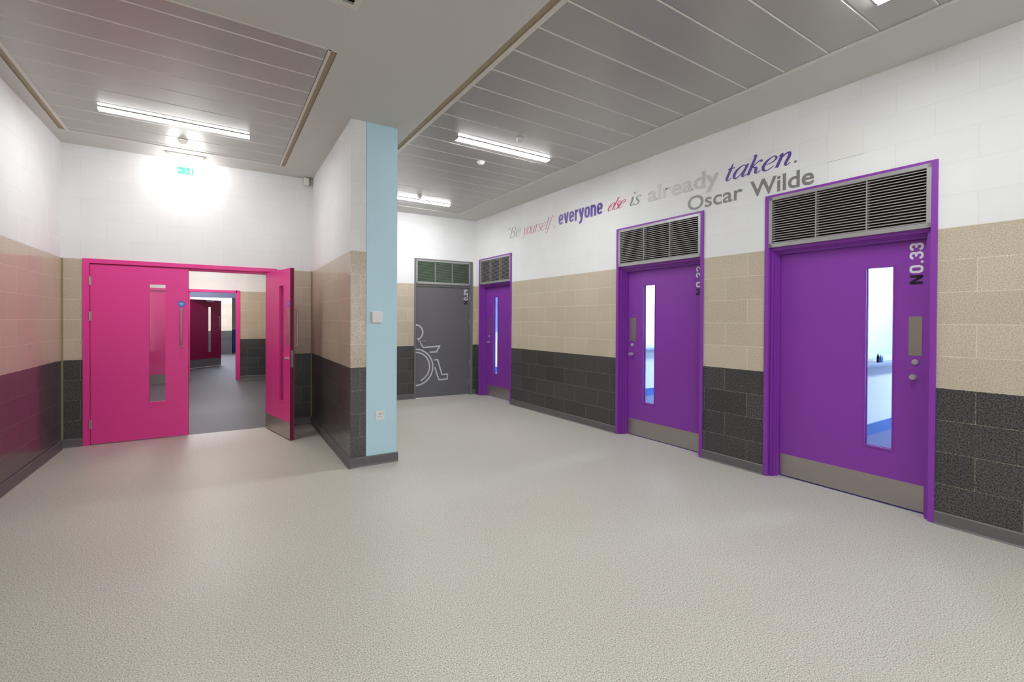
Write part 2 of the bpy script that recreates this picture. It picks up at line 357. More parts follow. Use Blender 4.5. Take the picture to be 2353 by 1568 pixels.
tag(link('floor', bx((4.43, 10.2, -2.2, 11.6, -.1, 0)), FLOOR3), 'bluish carpet floor of the rooms behind the purple doors', 'floor', kind='structure')

# bays of metal planks: outer opening, groove side(s)
BAY_R = (1.70, 3.742, -3.6, 7.515); BAY_L = (-1.325, .750, 3.46, 6.42); BAY_L2 = (-1.20, .60, -3.4, 1.6)
VENT = (.175, .725, 2.36, 2.905)
ceil = tag(link('ceiling', slab([-2.3, 4.42], [-4.7, 8.25], [BAY_R, BAY_L, BAY_L2, VENT], .02, 'xy', ZC), M_CEIL), 'painted plasterboard ceiling with planked bays', 'ceiling', kind='structure')
tag(link('ceiling', bx((-2.3, 4.42, -4.7, 8.25, ZC+.20, ZC+.25)), M_GAP), 'dark slab above the plasterboard ceiling', 'ceiling', kind='structure')
def planks(bay, x0, x1, yref, joint=.011):
    bm = bmesh.new(); y0, y1 = bay[2], bay[3]; z = ZC + .004
    k = math.floor((y0-yref)/.3); cuts = []
    while yref + k*.3 < y1:
        cuts.append((max(y0, yref+k*.3), min(y1, yref+(k+1)*.3))); k += 1
    for a, b in cuts:
        if b-a < .03: continue
        c = .007   # chamfered long edges
        pr = [(a+.0012, z+.03), (a+.0012, z+c), (a+.0012+c, z), (b-.0012-c, z), (b-.0012, z+c), (b-.0012, z+.03)]
        A = [bm.verts.new((x0, y, zz)) for y, zz in pr]; B = [bm.verts.new((x1, y, zz)) for y, zz in pr]
        for i in range(5):
            f = bm.faces.new((A[i], A[i+1], B[i+1], B[i])); f.material_index = 1 if i in (1, 3) else 0
        bm.faces.new((A[5], A[0], B[0], B[5])); bm.faces.new(A[::-1]); bm.faces.new(B)
    bmesh.ops.recalc_face_normals(bm, faces=bm.faces[:])
    link('plank_bay', bm, [M_PLANK, M_PLANKJ], ceil)
def trims(bay, left, right):
    """left/right: list of (x0, x1, kind) strips; kind t = pale trim, g = tan groove, d = dark gap"""
    y0, y1 = bay[2], bay[3]
    bt = bmesh.new(); bg = bmesh.new()
    for x0, x1, k in left + right:
        if k == 't': box(bt, x0, x1, y0, y1, ZC-.003, ZC+.03)
        elif k == 'g':
            box(bg, x0, x1, y0, y1, ZC+.010, ZC+.018)
            box(bg, x0-.001, x0+.003, y0, y1, ZC+.002, ZC+.03); box(bg, x1-.003, x1+.001, y0, y1, ZC+.002, ZC+.03)
    xa, xb = bay[0], bay[1]
    box(bt, xa, xb, y0-.004, y0+.014, ZC-.003, ZC+.03); box(bt, xa, xb, y1-.014, y1+.004, ZC-.003, ZC+.03)
    link('ceiling_trim', bt, M_TRIM, ceil); 
    if len(bg.verts): link('shadow_gap', bg, M_GROOVE, ceil)
    else: bg.free()
planks(BAY_R, 1.79, 3.708, 2.157)
trims(BAY_R, [(1.70, 1.752, 'g'), (1.752, 1.79, 't')], [(3.714, 3.742, 't')])
planks(BAY_L, -1.25, .682, 5.43)
trims(BAY_L, [(-1.325, -1.277, 'g'), (-1.277, -1.25, 't')], [(.686, .706, 't'), (.706, .75, 'g')])
planks(BAY_L2, -1.16, .56, .1)
trims(BAY_L2, [(-1.20, -1.16, 't')], [(.56, .60, 't')])

# walls
D_W = {'d1': (-3.700, 1.118), 'd2': (-.172, 1.222), 'd3': (1.683, 1.206)}      # left edge and overall width of the purple doors along the right wall
DH = 2.584
wall('wall_right', MR, [-4.0, 8.9], [(u+.004, u+w-.004, 0, DH-.004) for u, w in D_W.values()], .25, BS_R, 'long right wall of white, buff and charcoal blockwork with purple doors')
wall('wall_far', MF, [-1.97, .93], [(-.452, .700, 0, 2.548)], .2, BS_F, 'far wall around the grey accessible toilet door')
wall('wall_back', MB, [-2.0, 1.2], [(-1.228, .700, 0, 2.088)], .2, BS_B, 'banded blockwork wall around the pink double doors')
wall('wall_left', ML, [-9.8, 1.9], [], .2, BS_L, 'glossy banded blockwork wall at the far left')
wall('wall_front', frame_of(0, -4.5, math.pi), [-4.6, 2.4], [(-3.4, 1.0, .35, 2.95)], .2, BS_C, 'banded blockwork wall behind the viewer')
root = empty('window_3', frame_of(0, -4.5, math.pi) @ Matrix.Translation((-3.4, 0, .35)), label='added wide glazed opening behind the viewer, brightening the column', cat='window', kind='structure')  # unseen opening, added so daylight reaches the column and near surfaces
link('window_frame', bx((0, 4.4, .06, .13, 0, .06), (0, 4.4, .06, .13, 2.54, 2.6), (0, .06, .06, .13, .06, 2.54), (4.34, 4.4, .06, .13, .06, 2.54), (1.43, 1.49, .06, .13, .06, 2.54), (2.91, 2.97, .06, .13, .06, 2.54)), M_GREYP, root)
link('window_pane', bx((.06, 4.34, .09, .096, .06, 2.54)), M_GLASS, root)
# centre wall (left face in MN, its end in ME, coloured column beside it)
def P2(M, x, y): v = M @ Vector((x, y, 0)); return (v.x, v.y)
c0 = P2(ME, -.0985, 0); c1 = P2(ME, .048, 0); c2 = P2(MN, -2.55, .15); c3 = P2(MN, -2.55, 0)
bm = bmesh.new(); rings = []
inv = MN.inverted()
pts = [inv @ Vector((x, y, 0)) for x, y in (c0, c1, P2(ME, .048, .33), c2, c3)]
pts[4] = Vector((-2.55, 0, 0)); pts[3] = Vector((-2.55, .148, 0))
for z in ZS: rings.append([bm.verts.new((p.x, p.y, z)) for p in pts])
for k in range(3):
    for i in range(len(pts)):
        j = (i+1) % len(pts); f = bm.faces.new((rings[k][i], rings[k][j], rings[k+1][j], rings[k+1][i])); f.material_index = 2-k
bm.faces.new(rings[0]).material_index = 2; bm.faces.new(rings[3]).material_index = 0
bmesh.ops.recalc_face_normals(bm, faces=bm.faces[:])
tag(link('wall_centre', bm, BS_N, mw=MN), 'short banded blockwork wall ending in the middle of the hall', 'wall', kind='structure')
bm = bx((.050, .354, -.004, .30, 0, ZC)); 
tag(link('column', bm, M_BLUE, mw=ME), 'pale blue painted column at the end of the centre wall', 'column', kind='structure')
wall('wall_centre_rear', frame_of(1.29, 4.83, -math.pi/2), [-3.3, 0], [], .10, BS_C, 'rear face of the centre wall beyond the blue column', y0=-.11)

# skirtings
g = lambda k: (D_W[k][0], D_W[k][0]+D_W[k][1])
skirting('baseboard_right', MR, [(g('d1')[1], g('d2')[0]), (g('d2')[1], g('d3')[0]), (g('d3')[1], 8.4)], 'grey vinyl skirting along the right wall')
skirting('baseboard_far', MF, [(-1.9, -.456), (.705, .79)], 'grey vinyl skirting beside the grey door')
skirting('baseboard_back', MB, [(-1.42, -1.232), (.71, 1.12)], 'grey vinyl skirting beside the pink double doors')
skirting('baseboard_left', ML, [(-9.4, 1.82)], 'grey vinyl skirting along the left wall')
skirting('baseboard_centre', MN, [(-2.32, .012)], 'grey vinyl skirting along the centre wall')
skirting('baseboard_centre_end', ME, [(-.113, .368)], 'grey vinyl skirting round the end of the centre wall and blue column')

# flexible corner joints in the blockwork
M_MASTIC = mat('olive_mastic_joint', srgb(150, 138, 104), .6, noise=.05)
tag(link('trim_1', bx((-1.408, -1.393, -.006, .01, .09, ZT)), M_MASTIC, mw=MB), 'narrow olive joint in the left corner of the hall', 'corner joint', kind='structure')
tag(link('trim_2', bx((1.122, 1.136, -.006, .01, .09, ZT)), M_MASTIC, mw=MB), 'narrow olive joint in the corner behind the open pink leaf', 'corner joint', kind='structure')

# ================================================================ doors
def stripe_tag(root): pass
def louvre(root, u0, u1, z0, z1, fr=.034, slat=M_SLAT, y=-.014):
    bm = bx((u0, u1, y, .05, z0, z0+fr), (u0, u1, y, .05, z1-fr*.85, z1), (u0, u0+fr*.8, y, .05, z0, z1), (u1-fr*.8, u1, y, .05, z0, z1))
    lf = link('louvre_frame', bm, M_LVF, root)
    a, b = u0+fr*.8, u1-fr*.8; w = (b-a)/3; zz0, zz1 = z0+fr, z1-fr*.85
    link('mullion', bx(*[(a+w*k-.004, a+w*k+.004, y+.004, .045, zz0, zz1) for k in (1, 2)]), M_LVF, lf)
    n = 18; p = (zz1-zz0)/n
    for k in range(3):
        bm = bmesh.new()
        for i in range(n):       # inclined blades with a rolled front lip
            zc = zz0 + p*(i+.5); pr = [(y+.008, zc-.006), (y+.011, zc-.0075), (.036, zc+.0085), (.036, zc+.0105), (y+.008, zc-.002)]
            x0, x1 = a+w*k+.0035, a+w*(k+1)-.0035
            A = [bm.verts.new((x0, yy, z)) for yy, z in pr]; B = [bm.verts.new((x1, yy, z)) for yy, z in pr]
            for q in range(5): bm.faces.new((A[q], A[(q+1) % 5], B[(q+1) % 5], B[q]))
            bm.faces.new(A[::-1]); bm.faces.new(B)
        bmesh.ops.recalc_face_normals(bm, faces=bm.faces[:])
        link('louvre_blades', bm, slat, lf)
    link('backing', bx((a, b, .047, .052, zz0, zz1)), M_GAP, lf)
    return lf
def leaf_mesh(u0, u1, y0, y1, z0, z1, v):
    """door leaf slab with a vision opening v=(u0,u1,z0,z1)"""
    return slab([u0, u1], [z0, z1], [v] if v else [], y1-y0, 'xz', y0)
def vision(leaf, v, y0, y1, m_, frame=.012):
    a, b, c, d = v
    bm = bx((a-.004, a+.006, y0-.004, y0+.012, c, d), (b-.006, b+.004, y0-.004, y0+.012, c, d), (a-.010, b+.010, y0-.007, y0+.012, c-.007, c+.005), (a-.004, b+.004, y0-.004, y0+.012, d-.006, d+.004),
            (a-.004, a+.006, y1-.012, y1+.004, c, d), (b-.006, b+.004, y1-.012, y1+.004, c, d), (a-.010, b+.010, y1-.012, y1+.006, c-.007, c+.005), (a-.004, b+.004, y1-.012, y1+.004, d-.006, d+.004))
    link('glazing_bead', bm, m_, leaf)
    link('glass_pane', bx((a+.001, b-.001, (y0+y1)/2-.003, (y0+y1)/2+.003, c+.001, d-.001)), M_GLASS, leaf)
NUM = {
 'N': (.66, [[(.1,0),(.1,1)],[(.1,1),(.56,0)],[(.56,0),(.56,1)]]),
 'O': (.66, [[(.1,.28),(.1,.72),(.16,.86),(.26,.91),(.40,.91),(.50,.86),(.56,.72),(.56,.28),(.50,.14),(.40,.09),(.26,.09),(.16,.14),(.1,.28),(.1,.32)]]),
 '.': (.30, [[(.15,0),(.15,.19)]]),
 '2': (.62, [[(.09,.68),(.12,.83),(.22,.91),(.38,.91),(.49,.84),(.53,.70),(.50,.56),(.12,.20),(.10,.09)],[(.02,.09),(.56,.09)]]),
 '3': (.62, [[(.08,.72),(.12,.84),(.22,.91),(.38,.91),(.49,.84),(.52,.71),(.48,.58),(.38,.52),(.22,.52)],[(.38,.52),(.49,.44),(.53,.30),(.49,.16),(.38,.09),(.22,.09),(.12,.16),(.07,.29)]]),
 '9': (.62, [[(.52,.66),(.47,.52),(.36,.45),(.24,.45),(.13,.52),(.09,.66),(.12,.82),(.22,.91),(.38,.91),(.48,.84),(.53,.68),(.52,.40),(.42,.18),(.26,.07)]]),
}
def numerals(text, st=.185):
    bm = bmesh.new(); x = 0
    for ch in text:
        adv, strokes = NUM[ch]
        for P in strokes: ribbon(bm, [(x+a, b, st) for a, b in P], 0)
        x += adv + .09
    bmesh.ops.recalc_face_normals(bm, faces=bm.faces[:])
    return bm
def rot_type(leaf, text, m_, u0, u1, z0, z1, y, name='door_number'):
    bm = numerals(text)
    for v in bm.verts: v.co = Vector((-v.co.z, 0, v.co.x))
    fit(bm, u0, u1, z0, z1); setdepth(bm, y)
    return link(name, bm, m_, leaf)
def number(leaf, digits, u0, u1, z0, z1, y):
    h = z1-z0
    o = rot_type(leaf, 'N', M_BLACK, u0, u1, z0, z0+h*.225, y); o['label'] = 'black letter N, turned on its side'
    o = rot_type(leaf, 'O.'+digits, M_FILM, u0, u1, z0+h*.27, z1, y); o['label'] = 'white characters O.%s, turned on their side' % digits
def lock_set(leaf, u, z, y):
    bm = bmesh.new(); cyl(bm, (u, y, z), (0, -1, 0), .021, .006); cyl(bm, (u, y-.006, z), (0, -1, 0), .017, .012, r2=.014); cyl(bm, (u, y-.018, z), (0, -1, 0), .006, .006, 12)
    link('lock_cylinder', bm, M_CHROME, leaf, smooth=True)
def knob(leaf, u, z, y):
    bm = bmesh.new(); cyl(bm, (u, y, z), (0, -1, 0), .02, .006); cyl(bm, (u, y-.006, z), (0, -1, 0), .009, .02); cyl(bm, (u, y-.024, z), (0, -1, 0), .017, .007, r2=.022); cyl(bm, (u, y-.031, z), (0, -1, 0), .022, .016, r2=.0195)
    link('turn_knob', bm, M_CHROME, leaf, smooth=True)

LD = .12     # depth of the purple leaves in their openings
def purple_door(idx, key, label, vis, plate, lock_u, kn=True, digits=None, text_u=None):
    u0, w = D_W[key]; M = MR @ Matrix.Translation((u0, 0, 0))
    root = empty('door_%d' % idx, M, label=label, cat='door', kind='structure')
    bm = bmesh.new()
    a = .036; P_ = .055
    for s in (0, 1):
        X = lambda p, q: (p, q) if not s else (w-q, w-p)
        box(bm, *X(0, a), -.014, .2, 0, DH, bev=.002)
        box(bm, *X(a+.005, .058), .022, .2, 0, 2.085); box(bm, *X(.056, .08), LD-.045, .2, 0, 2.06)
        box(bm, *X(.061, .070), LD-.075, LD-.03, 0, 2.07)
    box(bm, a, w-a, -.014, .2, DH-.020, DH)
    box(bm, a, w-a, .022, .2, 2.078, 2.106); box(bm, a, w-a, .055, .2, 2.064, 2.09); box(bm, .058, w-.058, LD-.045, .2, 2.046, 2.07)
    link('door_frame', bm, M_PURPLE, root)
    louvre(root, a-.001, w-a+.001, 2.106, DH-.020)
    v = (vis[0], vis[1], .432, 1.866)
    leaf = link('door_leaf', leaf_mesh(.083, w-.083, LD, LD+.044, .010, 2.043, v), M_PURPLE, root)
    vision(leaf, v, LD, LD+.044, M_PURPLE)
    link('kick_plate', bx((.086, w-.086, LD-.0018, LD+.001, .013, .207)), M_STEEL, leaf)
    link('pull_plate', bx((plate[0], plate[1], LD-.002, LD+.001, 1.175, 1.470)), M_STEEL, leaf)
    lock_set(leaf, lock_u, 1.128, LD)
    if kn: knob(leaf, lock_u-.004, 1.016, LD)
    if digits: number(leaf, digits, text_u[0], text_u[1], 1.712, 2.024, LD-.0012)
    return root
purple_door(3, 'd3', 'purple door numbered NO.33, nearest on the right wall, under a wide louvre', (.738, .924), (1.016, 1.094), 1.056, True, '33', (1.016, 1.098))
purple_door(2, 'd2', 'purple door numbered NO.32, middle of the three on the right wall', (.320, .502), (.112, .212), .156, True, '32', (1.048, 1.130))
purple_door(1, 'd1', 'purple door in the far right corner beside the grey door', (.312, .478), (.150, .222), .178, True)

# grey accessible door on the far wall
root = empty('door_4', MF @ Matrix.Translation((-.455, 0, 0)), label='dark grey toilet door with a white wheelchair outline, at the far end', cat='door', kind='structure')
w = 1.158; H4 = 2.55
bm = bx((0, .032, -.014, .15, 0, H4), (w-.055, w, -.014, .15, 0, H4), (.03, w-.05, -.014, .15, H4-.02, H4), (.03, w-.05, .004, .15, 2.052, 2.092))
link('door_frame', bm, M_GREYF, root)
M_SLATG = mat('louvre_blade_green_grey', srgb(176, 196, 172), .2, .5, noise=.03)
louvre(root, .03, w-.052, 2.092, H4-.02, .036, M_SLATG)
leaf = link('door_leaf', bx((.034, w-.058, .02, .064, .008, 2.05)), M_GREYP, root)
ox = .455; yl = .0190
bm = bmesh.new(); sw = .025
def poly(P, wd=sw): ribbon(bm, [(x+ox, z, wd) for x, z in P], yl)
arc = lambda cx, cz, r, a0, a1, n=40: [(cx+r*math.cos(R(a0+(a1-a0)*i/n)), cz+r*math.sin(R(a0+(a1-a0)*i/n))) for i in range(n+1)]
poly(arc(-.42, 1.205, .135, 89, -58) + [(-.372, 1.088), (-.278, .925), (.040, .945), (-.018, .838), (-.150, .836)][0:])
poly(arc(-.42, .566, .330, 90, -90)); poly(arc(-.42, .572, .268, 90, -68))
poly([(-.062, .690), (.005, .692), (.090, .412), (.200, .412), (.198, .322), (.030, .318), (-.052, .556)])
for f in [f for f in bm.faces if max(v.co.x for v in f.verts) < .0345]: bm.faces.remove(f)
for v in bm.verts: v.co.x = max(v.co.x, .0345)
for f in bm.faces: pass
pg = link('wheelchair_pictogram', bm, M_FILMG, leaf); pg['label'] = 'white wheelchair outline, cut off at the door edge'
number(leaf, '29', .985, 1.065, 1.735, 2.02, .0186)
bm = bmesh.new(); cyl(bm, (.105, .02, 1.04), (0, -1, 0), .024, .008); cyl(bm, (.105, .012, 1.04), (0, -1, 0), .009, .04); tube(bm, [(.105, -.03, 1.04), (.16, -.032, 1.04), (.22, -.03, 1.04)], .009)
link('lever_handle', bm, M_STEEL, leaf, smooth=True)
for z in (1.85, 1.42, .62, .25):
    bm = bmesh.new(); cyl(bm, (w-.056, .014, z-.05), (0, 0, 1), .007, .1, 12); link('hinge', bm, M_STEEL, leaf, smooth=True)

# pink double doors
def hinge_set(leaf, x, y):
    for z in (.235, 1.45, 1.845):
        bm = bmesh.new(); cyl(bm, (x, y, z-.05), (0, 0, 1), .008, .1, 12); box(bm, x-.016, x+.016, y+.003, y+.009, z-.05, z+.05)
        link('hinge', bm, M_STEEL, leaf, smooth=True)
def sign(leaf, x, z, y, s, wd=.075):
    """round blue notice facing s (-1: towards local -y)"""
    bm = bmesh.new(); cyl(bm, (x, y, z), (0, s, 0), wd/2, .002, 32)
    o = link('blue_notice', bm, M_SIGNB, leaf); o['label'] = 'small round blue notice with white lines'
    link('notice_lines', bx(*[(x-q, x+q, min(y+s*.002, y+s*.0026), max(y+s*.002, y+s*.0026), z+dz-.0025, z+dz+.0025) for q, dz in ((.018, .012), (.025, 0), (.018, -.012))]), M_FILM, leaf)
def pull(leaf, x, z0, z1, y, s):
    bm = bmesh.new(); d = .055*s
    P = [(x, y, z0+.02)] + [(x, y+d*(1-math.cos(R(a)))*.0+d*math.sin(R(a)), z0+.02-.02*(1-math.cos(R(a)))) for a in (15, 30, 45, 60, 75, 90)]
    P = [(x, y, z0), (x, y+d*.6, z0), (x, y+d*.9, z0+.008), (x, y+d, z0+.03), (x, y+d, z1-.03), (x, y+d*.9, z1-.008), (x, y+d*.6, z1), (x, y, z1)]
    tube(bm, P, .0095, 14); cyl(bm, (x, y, z0), (0, s, 0), .015, .004); cyl(bm, (x, y, z1), (0, s, 0), .015, .004)
    link('pull_handle', bm, M_STEEL, leaf, smooth=True)
M_EDGE = mat('shaded_crimson_edge_strip', srgb(112, 14, 50), .5, noise=.04)  # edge strips plus the shade on the leaf edge, in one dark colour
def pink_leaf(parent, name, M, wd, side, mt, kick_back=True, label=None, extras=True, h=2.029):
    """leaf in its own frame: hinge at x=0, leaf to +x, front (pull) face at y=0, back at y=.046; side=-1 mirrors x"""
    X = lambda a, b: (a, b) if side > 0 else (-b, -a)
    vx = X(.520, .688); v = (vx[0], vx[1], .434, 1.838)
    lf = X(.003, wd-.002)
    leaf = link(name, leaf_mesh(lf[0], lf[1], 0, .046, .010, h, v), mt, parent, M)
    if label: leaf['label'] = label
    vision(leaf, v, 0, .046, mt)
    px = .838*side
    k = X(.006, wd-.006); link('kick_plate', bx((k[0], k[1], .045, .0478, .012, .205)), M_STEEL, leaf)
    if extras:
        hinge_set(leaf, -.004*side, -.004)
        pull(leaf, px, 1.095, 1.54, 0, -1); sign(leaf, px, 1.606, 0, -1); sign(leaf, px, 1.610, .046, 1)
        p = X(.80, .876); link('push_plate', bx((p[0], p[1], .045, .048, 1.12, 1.56)), M_STEEL, leaf)
        es = X(wd-.0022, wd-.0012); o = link('leaf_edge', bx((es[0], es[1], .004, .0455, .012, h-.002)), M_EDGE, leaf); o['label'] = 'dark crimson edge strip of the leaf, shade painted in'
        e = X(wd-.0025, wd-.0008); link('edge_lock_plate', bx((e[0], e[1], .012, .034, .86, 1.06)), M_STEEL, leaf)
        bm = bmesh.new(); cyl(bm, (px, .046, .965), (0, 1, 0), .02, .006); cyl(bm, (px, .052, .965), (0, 1, 0), .009, .02); cyl(bm, (px, .07, .965), (0, 1, 0), .016, .014)
        link('turn_knob', bm, M_CHROME, leaf, smooth=True)
    return leaf
FZ = 2.095
root = empty('door_5', MB @ Matrix.Translation((-1.231, 0, 0)), label='bright pink double doors with one leaf standing open', cat='door', kind='structure')
w = 1.936; a = .060
bm = bx((0, a, -.016, .12, 0, FZ), (w-a, w, -.016, .12, 0, FZ), (a, w-a, -.016, .12, 2.045, FZ), bev=.002)
box(bm, a, a+.02, .05, .12, 0, 2.045); box(bm, w-a-.02, w-a, .05, .12, 0, 2.045); box(bm, a, w-a, .05, .12, 2.02, 2.045)
link('door_frame', bm, M_PINK, root)
LW = .908
pink_leaf(root, 'door_leaf', Matrix.Translation((a+.002, -.010, 0)), LW, 1, M_PINK, label='closed pink leaf with pull handle')
HX = w-a-.030
pink_leaf(root, 'door_leaf', Matrix.Translation((HX, -.012, 0)) @ Matrix.Rotation(R(103.5), 4, 'Z'), LW-.01, -1, M_PINK, label='pink leaf swung open, steel kick plate')
bm = bmesh.new(); tube(bm, [(HX-.10, .0, 2.055), (HX-.02, -.06, 2.052), (HX+.06, -.10, 2.050)], .008); box(bm, HX-.16, HX+.0, -.012, .04, 2.046, 2.066)
link('door_closer_arm', bm, M_PINK, root)

# ---------------------------------------------------------------- corridor beyond the pink doors
Y2 = 12.55
CM = lambda y: frame_of(0, y, 0)
wall('wall_corridor_right', frame_of(1.16, 12.0, -math.pi/2), [-12.4, 4.9], [], .1, BS_C, 'right-hand corridor wall beyond the pink doors', [0, ZG, ZT, 2.9], y0=0)
wall('wall_corridor_left', frame_of(-1.62, 12.0, math.pi/2), [-5.0, 12.4], [], .1, BS_C, 'left-hand corridor wall beyond the pink doors', [0, ZG, ZT, 2.9])
wall('wall_corridor_cross', CM(Y2), [-1.62, 1.16], [(-1.495, .512, 0, 2.09)], .14, BS_C, 'cross wall holding the second pink doors in the corridor', [0, ZG, ZT, 2.9])
tag(link('ceiling', bx((-1.75, 1.27, 7.08, 24.5, 2.9, 2.95)), M_CEIL), 'ceiling of the corridor beyond the pink doors', 'ceiling', kind='structure')
skirting('baseboard_corridor', CM(Y2), [(.52, 1.15)], 'grey skirting on the corridor cross wall', .09)
root = empty('door_6', CM(Y2) @ Matrix.Translation((-1.50, 0, 0)), label='second pink double doors, seen down the corridor with right side open', cat='door', kind='structure')
w = 2.017
bm = bx((0, .06, -.016, .15, 0, 2.1), (w-.085, w, -.016, .15, 0, 2.1), (.06, w-.06, -.016, .15, 2.045, 2.1)); link('door_frame', bm, M_PINK, root)
lf = link('door_leaf', leaf_mesh(.062, 1.045, .03, .074, .01, 2.04, (.66, .80, .45, 1.84)), M_PINK, root)
vision(lf, (.66, .80, .45, 1.84), .03, .074, M_PINK); link('kick_plate', bx((.065, 1.04, .028, .031, .012, .21)), M_STEEL, lf)
# third doorway with a dark leaf standing open
wall('wall_corridor_end', CM(15.9), [-1.62, 1.16], [(-.72, .95, 0, 2.12)], .12, [M_HEAD, M_HEAD, M_HEAD], 'pale blue-grey wall round the third corridor doorway', [0, ZG, ZT, 2.9])
root = empty('door_7', CM(15.9) @ Matrix.Translation((-.72, 0, 0)), label='dark crimson door standing ajar far down the corridor', cat='door', kind='structure')
M_CRIM = mat('dark_crimson_paint', srgb(150, 12, 72), .45, noise=.03)
bm = bx((0, .05, -.01, .13, 0, 2.12), (1.62, 1.67, -.01, .13, 0, 2.12), (.05, 1.62, -.01, .13, 2.06, 2.12)); link('door_frame', bm, M_HEAD, root)
ML7 = Matrix.Translation((.09, .06, 0)) @ Matrix.Rotation(R(48), 4, 'Z')
lf = link('door_leaf', leaf_mesh(0, 1.22, 0, .044, .01, 2.0, (.72, .88, .44, 1.80)), M_CRIM, root, ML7)
vision(lf, (.72, .88, .44, 1.80), 0, .044, M_CRIM); link('kick_plate', bx((.004, 1.214, -.0018, .001, .012, .24)), M_STEEL, lf)
link('door_closer', bx((.62, .90, -.05, -.001, 1.94, 1.995), bev=.004), M_LVF, lf)
pull(lf, 1.10, 1.1, 1.5, 0, -1)
wall('wall_corridor_last', CM(22.0), [-1.62, .62], [], .12, BS_C, 'last banded wall seen at the end of the corridor', [0, ZG, ZT, 2.9])
wall('wall_corridor_stop', CM(24.3), [-1.62, 1.16], [], .12, [M_WHITE, M_WHITE, M_SKIRTB], 'white and blue wall at the very end of the corridor', [0, ZG, ZT, 2.9])

def plain_light(name, x0, x1, y0, y1, z, m_, label, group=None, t=.05):
    root = empty(name, Matrix.Translation(((x0+x1)/2, (y0+y1)/2, z)), label=label, cat='ceiling light', group=group)
    a, b = (x1-x0)/2, (y1-y0)/2
    link('housing', bx((-a, a, -b, b, -.02, 0)), M_PLASTIC, root); link('diffuser', bx((-a+.01, a-.01, -b+.01, b-.01, -t, -.021), bev=.006), m_, root)
plain_light('ceiling_light', -.6, .2, 8.6, 8.8, 2.899, M_CORR, 'corridor ceiling light just beyond the open pink doors')
plain_light('ceiling_light', -.6, .2, 11.2, 11.4, 2.899, M_CORR, 'added corridor ceiling light brightening the wall of the second pink doors')  # unseen second fitting, added to brighten the cross wall
plain_light('ceiling_light', -.8, -.2, 14.4, 14.5, 2.899, M_CORRB, 'cool corridor ceiling light behind the second pink doors')
plain_light('ceiling_light', -.6, .6, 19.6, 19.9, 2.899, M_CORRB, 'added cool light in place of window daylight at the far end of the corridor')  # unseen lamp, added in place of a bright window at the corridor end

# ---------------------------------------------------------------- rooms behind the purple doors
ZR = 2.9
tag(link('wall_rooms_outer', bx((10.0, 10.15, -2.2, 11.6, 0, ZR)), M_WHITE), 'white outer wall of the rooms behind the purple doors', 'wall', kind='structure')
tag(link('wall_room_south', bx((4.56, 10.0, -2.2, -2.05, 0, ZR)), M_WHITE), 'white near wall of the room behind door NO.33', 'wall', kind='structure')
def part_wall(name, y, x0, x1, label):
    bm = slab([x0, x1], [0, ZR], [(x0+.9, x1-.3, .93, 2.5)], .1, 'xz')
    o = tag(link(name, bm, M_WHITE, mw=Matrix.Translation((0, y, 0))), label, 'wall', kind='structure')
    return o
part_wall('wall_room_partition', 2.44, 4.58, 9.99, 'white glazed partition with sill behind door NO.33')
part_wall('wall_room_partition', 6.0, 4.56, 9.99, 'white glazed partition with sill behind door NO.32')
tag(link('wall_room_north', bx((4.5, 9.99, 11.0, 11.1, 0, ZR)), M_WHITE), 'white end wall of the room behind the corner purple door', 'wall', kind='structure')
tag(link('ceiling', bx((4.56, 10.15, -2.2, 11.6, ZR, ZR+.05)), M_CEIL), 'ceiling of the rooms behind the purple doors', 'ceiling', kind='structure')
for i, (y, lb) in enumerate(((2.44, 'NO.33'), (6.0, 'NO.32'))):
    rt_ = empty('window_%d' % (i+1), Matrix.Translation((5.46, y, .93)), label='internal glazed screen with a white sill behind door %s' % lb, cat='window', kind='structure')
    L_ = 4.23
    link('window_frame', bx((0, L_, .0, .06, 0, .04), (0, L_, 0, .06, 1.53, 1.57), (0, .04, 0, .06, .04, 1.53), (L_-.04, L_, 0, .06, .04, 1.53), (L_/3-.02, L_/3+.02, 0, .06, .04, 1.53), (2*L_/3-.02, 2*L_/3+.02, 0, .06, .04, 1.53)), M_PLASTIC, rt_)
    link('window_sill', bx((-.85, L_+.2, -.16, -.001, -.045, -.008), bev=.004), M_HEAD, rt_)
    link('window_pane', bx((.04, L_-.04, .028, .034, .04, 1.53)), M_GLASS, rt_)
def room_skirt(x0, x1, y0, y1, lab):
    tag(link('baseboard_room', bx((x0, x1, y0, y1, 0, .14)), M_SKIRTB), lab, 'skirting', kind='structure')
room_skirt(4.6, 9.98, 2.42, 2.439, 'blue skirting in the room behind door NO.33')
room_skirt(4.58, 9.98, 5.98, 5.999, 'blue skirting in the room behind door NO.32')
room_skirt(4.56, 9.98, 10.98, 10.999, 'blue skirting in the room behind the corner purple door')
tag(link('notice_board', bx((4.9, 9.4, 10.965, 10.998, 1.12, 2.1)), mat('blue_pinboard_felt', srgb(150, 172, 222), .9, noise=.05)), 'blue felt notice board glimpsed through the corner purple door', 'notice board')
for nm, x, h, r, mt, lb in (('bottle', 7.02, .11, .014, M_GAP, 'small dark bottle on the sill seen through door NO.33'), ('bottle', 7.10, .09, .012, M_SIGNB, 'small blue bottle on the sill seen through door NO.33'), ('bottle', 7.16, .08, .012, M_CREAM, 'small pale bottle on the sill seen through door NO.33')):
    bm = bmesh.new(); z = .922; y = 2.36
    cyl(bm, (x, y, z), (0, 0, 1), r, h*.7, 14); cyl(bm, (x, y, z+h*.7), (0, 0, 1), r, h*.12, 14, r*.5); cyl(bm, (x, y, z+h*.82), (0, 0, 1), r*.5, h*.18, 14)
    tag(link(nm, bm, mt, smooth=True), lb, 'bottle')
